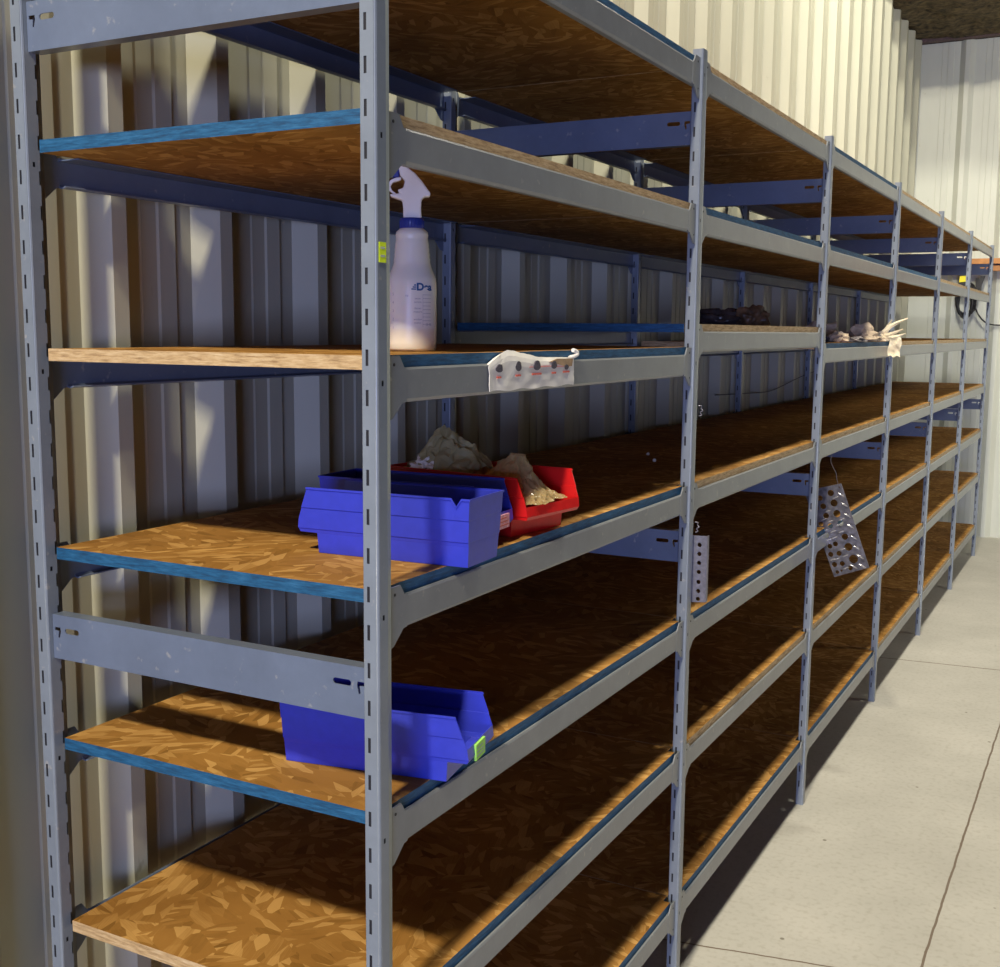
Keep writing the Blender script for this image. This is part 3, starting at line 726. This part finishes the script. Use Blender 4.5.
# torn cream paper hanging over the beam
pap = tag(empty('torn_paper'), 'cream torn paper with spiky ends hanging over the beam at the fourth post', 'paper')
bm = bmesh.new(); Yp = 3.600
def foldstrip(pts, w, seed, y0=Yp, bend=.01):
    P = [Vector(p) for p in pts]; pr_ = None
    for i, p in enumerate(P):
        d = (P[min(i+1, len(P)-1)] - P[max(i-1, 0)]); d.y = 0; d.normalize(); nrm = Vector((-d.z, 0, d.x))
        ww = w*(1 - .85*(i/(len(P)-1))) 
        a = p + nrm*ww; c = p + Vector((0, -bend*(1 if i % 2 else .3), 0)); b_ = p - nrm*ww*.9
        cur = [bm.verts.new(q + Vector((0, .004*noise.noise(q*40+Vector((seed,0,0))), 0))) for q in (a, c, b_)]
        if pr_: 
            for k in range(2): bm.faces.new((pr_[k], pr_[k+1], cur[k+1], cur[k]))
        pr_ = cur
foldstrip([(-.033,Yp,1.508),(-.022,Yp-.005,1.534),(-.002,Yp-.01,1.555),(.028,Yp-.005,1.572),(.064,Yp,1.588)], .015, 1)
foldstrip([(-.030,Yp,1.505),(-.020,Yp,1.535),(-.010,Yp+.005,1.560),(.004,Yp,1.582)], .014, 2)
foldstrip([(-.034,Yp,1.515),(-.008,Yp-.012,1.520),(.022,Yp-.015,1.533),(.050,Yp-.012,1.545)], .013, 3)
foldstrip([(-.020,Yp-.01,1.512),(.010,Yp-.016,1.512),(.038,Yp-.015,1.520),(.059,Yp-.01,1.528)], .012, 4)
foldstrip([(-.020,Yp-.01,1.505),(-.050,Yp-.016,1.518),(-.070,Yp-.01,1.510)], .010, 5)
G = []
for i in range(9):
    r = []
    for j in range(9):
        x = -.003 + .046*i/8 + .003*math.sin(j*.8); z = 1.514 - .076*j/8 + .004*math.sin(i*1.3)
        r.append(bm.verts.new((x, Yp - .012 + .013*noise.noise(Vector((x*50, z*45, 7))), z)))
    G.append(r)
for i in range(8):
    for j in range(8): bm.faces.new((G[i][j], G[i+1][j], G[i+1][j+1], G[i][j+1]))
o = link(meshof(bm, 'torn_sheet'), 'torn_sheet', M['cream'], pap); sm = o.modifiers.new('s', 'SOLIDIFY'); sm.thickness = .0008
crumple('paper_knot', M['cream'], (.022,.018,.020), (-.030, Yp, Z5), 21, .5, parent=pap)
# crumbs on the middle shelf
for (x, y, s_, lb) in ((-.3065,1.76,3,'white crumb of packing on the middle shelf, the farther of two'), (-.235,1.62,5,'white crumb of packing on the middle shelf, the nearer of two')):
    o = crumple('packing_crumb', M['white'], (.0045,.004,.005), (x, y, Z4), s_, .5, sub=2); tag(o, lb, 'crumb', 'crumbs on the middle shelf')
# thin stray wire on the corrugated wall
bm = bmesh.new(); tube_bm(bm, smoothpath([(-.645,3.40,1.272),(-.646,3.75,1.262),(-.646,4.2,1.252),(-.646,4.5,1.272),(-.646,4.8,1.300),(-.646,5.15,1.322)]), .0022, 6)
tag(link(meshof(bm, 'stray_wire'), 'stray_wire', M['wire']), 'thin dark wire sagging across the corrugated wall behind the middle shelf', 'wire')
bm = bmesh.new(); cyl(bm, (WX-.001, .232, 1.2035), (1,0,0), .0075, .004, 6); cyl(bm, (WX, .232, 1.2035), (1,0,0), .004, .012, 10)
tube_bm(bm, [(WX+.009, .232+.011*math.cos(a), 1.206+.014*math.sin(a)) for a in [k*.5 for k in range(10)]], .0014, 6)
tag(link(meshof(bm, 'wall_fastener'), 'wall_fastener', M['steel']), 'small dark screw with wire loop in the corrugated wall at left', 'fastener')
# ------------------------------------------------------------------ far wall: plank, coiled cable, yellow box
bm = bmesh.new(); box(bm, -.62, 2.2, 7.98, 8.10, 2.034, 2.072); box(bm, -.62, 2.2, 8.02, 8.10, 2.022, 2.034, 1); box(bm, -.62, 2.2, 8.0, 8.10, 1.985, 2.022)  # dark middle strip paints the shadow line between the boards
for x in (-.6, .5, 1.6): box(bm, x, x+.05, 8.098, 8.168, 2.0, 2.07)
tag(link(meshof(bm, 'wall_ledge'), 'wall_ledge', [M['wood'], M['trim']]), 'orange-brown timber ledge fixed along the far wall behind the rack end', 'ledge')
cab = tag(empty('coiled_cable'), 'coil of black cable hanging on the far wall with a tail running right', 'cable')
bm = bmesh.new()
pts = []
for k in range(0, 130):
    a = k*.30; rr = 1 + .16*math.sin(k*.71); pts.append((-.252 + .058*rr*math.cos(a) + .012*math.sin(k*.13), 8.135 + .018*math.sin(k*.37), 1.775 + .115*rr*math.sin(a)))
tube_bm(bm, pts, .0075, 6); link(meshof(bm, 'coil'), 'coil', M['rubber'], cab)
bm = bmesh.new(); tube_bm(bm, smoothpath([(-.205,8.13,1.79),(-.185,8.14,1.73),(-.15,8.14,1.66),(-.10,8.14,1.612),(-.03,8.14,1.595),(.10,8.14,1.598),(.35,8.14,1.62)]), .006, 6)
link(meshof(bm, 'cable_tail'), 'cable_tail', M['rubber'], cab)
pb = tag(empty('power_box'), 'small black box with yellow front plate above the coiled cable', 'power box')
bm = bmesh.new(); box(bm, -.300, -.235, 8.05, 8.168, 1.885, 1.955); link(meshof(bm, 'box_body'), 'box_body', M['rubber'], pb)
bm = bmesh.new(); prism(bm, [(-.293,1.905),(-.245,1.910),(-.243,1.955),(-.290,1.950)], lambda a, b, t: (a, t, b), 8.040, 8.0505); link(meshof(bm, 'front_plate'), 'front_plate', M['yellow'], pb)
bm = bmesh.new(); box(bm, -.185, -.150, 8.09, 8.168, 1.82, 1.935); prism(bm, [(-.180,1.82),(-.160,1.82),(-.120,1.95),(-.150,1.95)], lambda a, b, t: (a, t, b), 8.05, 8.0895)
tag(link(meshof(bm, 'wall_bracket'), 'wall_bracket', M['rubber']), 'black slanted bracket on the far wall right of the yellow-fronted box', 'bracket')
# ------------------------------------------------------------------ lights
def area(name, loc, target, size, energy, c, sy=None):
    l = bpy.data.lights.new(name, 'AREA'); l.energy = energy; l.color = c; l.size = size
    if sy: l.shape = 'RECTANGLE'; l.size_y = sy
    o = bpy.data.objects.new(name, l); col.objects.link(o); o.location = loc
    o.rotation_euler = (Vector(target) - Vector(loc)).to_track_quat('-Z', 'Y').to_euler(); return o
area('high_bay_lamp', (.42, -4.4, 6.2), (.2, 1.5, .5), .36, 580, (1, .90, .70))
area('high_bay_lamp', (.42, 1.8, 5.0), (.2, 3.0, 1), .34, 112, (1, .94, .80))
area('high_bay_lamp', (.42, 4.7, 5.0), (.2, 5.6, 1), .34, 122, (1, .94, .80))
area('far_wall_fill', (2.6, 4.6, 3.2), (-.1, 8.2, 2.6), 1.0, 45, (1, .97, .88))  # unseen fill light added to brighten the upper far wall
area('roller_door_daylight', (4.0, -11.0, .95), (-.3, 2.8, 1.2), 4.2, 700, (.42, .50, 1), 1.7)
w = bpy.data.worlds.new('w'); sc.world = w; w.use_nodes = True
bg = w.node_tree.nodes['Background']; bg.inputs[0].default_value = (.62, .60, .62, 1); bg.inputs[1].default_value = .006
# ------------------------------------------------------------------ camera
cam = bpy.data.cameras.new('camera'); co = bpy.data.objects.new('camera', cam); col.objects.link(co); sc.camera = co
yaw, pitch, roll = .49068801931337, .13168032703597188, .008496406085528952
fw = Vector((-math.sin(yaw)*math.cos(pitch), math.cos(yaw)*math.cos(pitch), -math.sin(pitch)))
r0 = Vector((math.cos(yaw), math.sin(yaw), 0)); u0 = r0.cross(fw)
r = r0*math.cos(roll) + u0*math.sin(roll); u = -r0*math.sin(roll) + u0*math.cos(roll)
mw = Matrix((r, u, -fw)).transposed().to_4x4(); mw.translation = (0.82605, -1.21712, 1.53011); co.matrix_world = mw
cam.sensor_fit = 'HORIZONTAL'; cam.sensor_width = 36; cam.lens = 1161.0465*36/1000; cam.clip_start = .05; cam.clip_end = 60
vs = sc.view_settings; vs.view_transform = 'Standard'; vs.look = 'None'; vs.exposure = 0; vs.gamma = 1; vs.use_curve_mapping = False
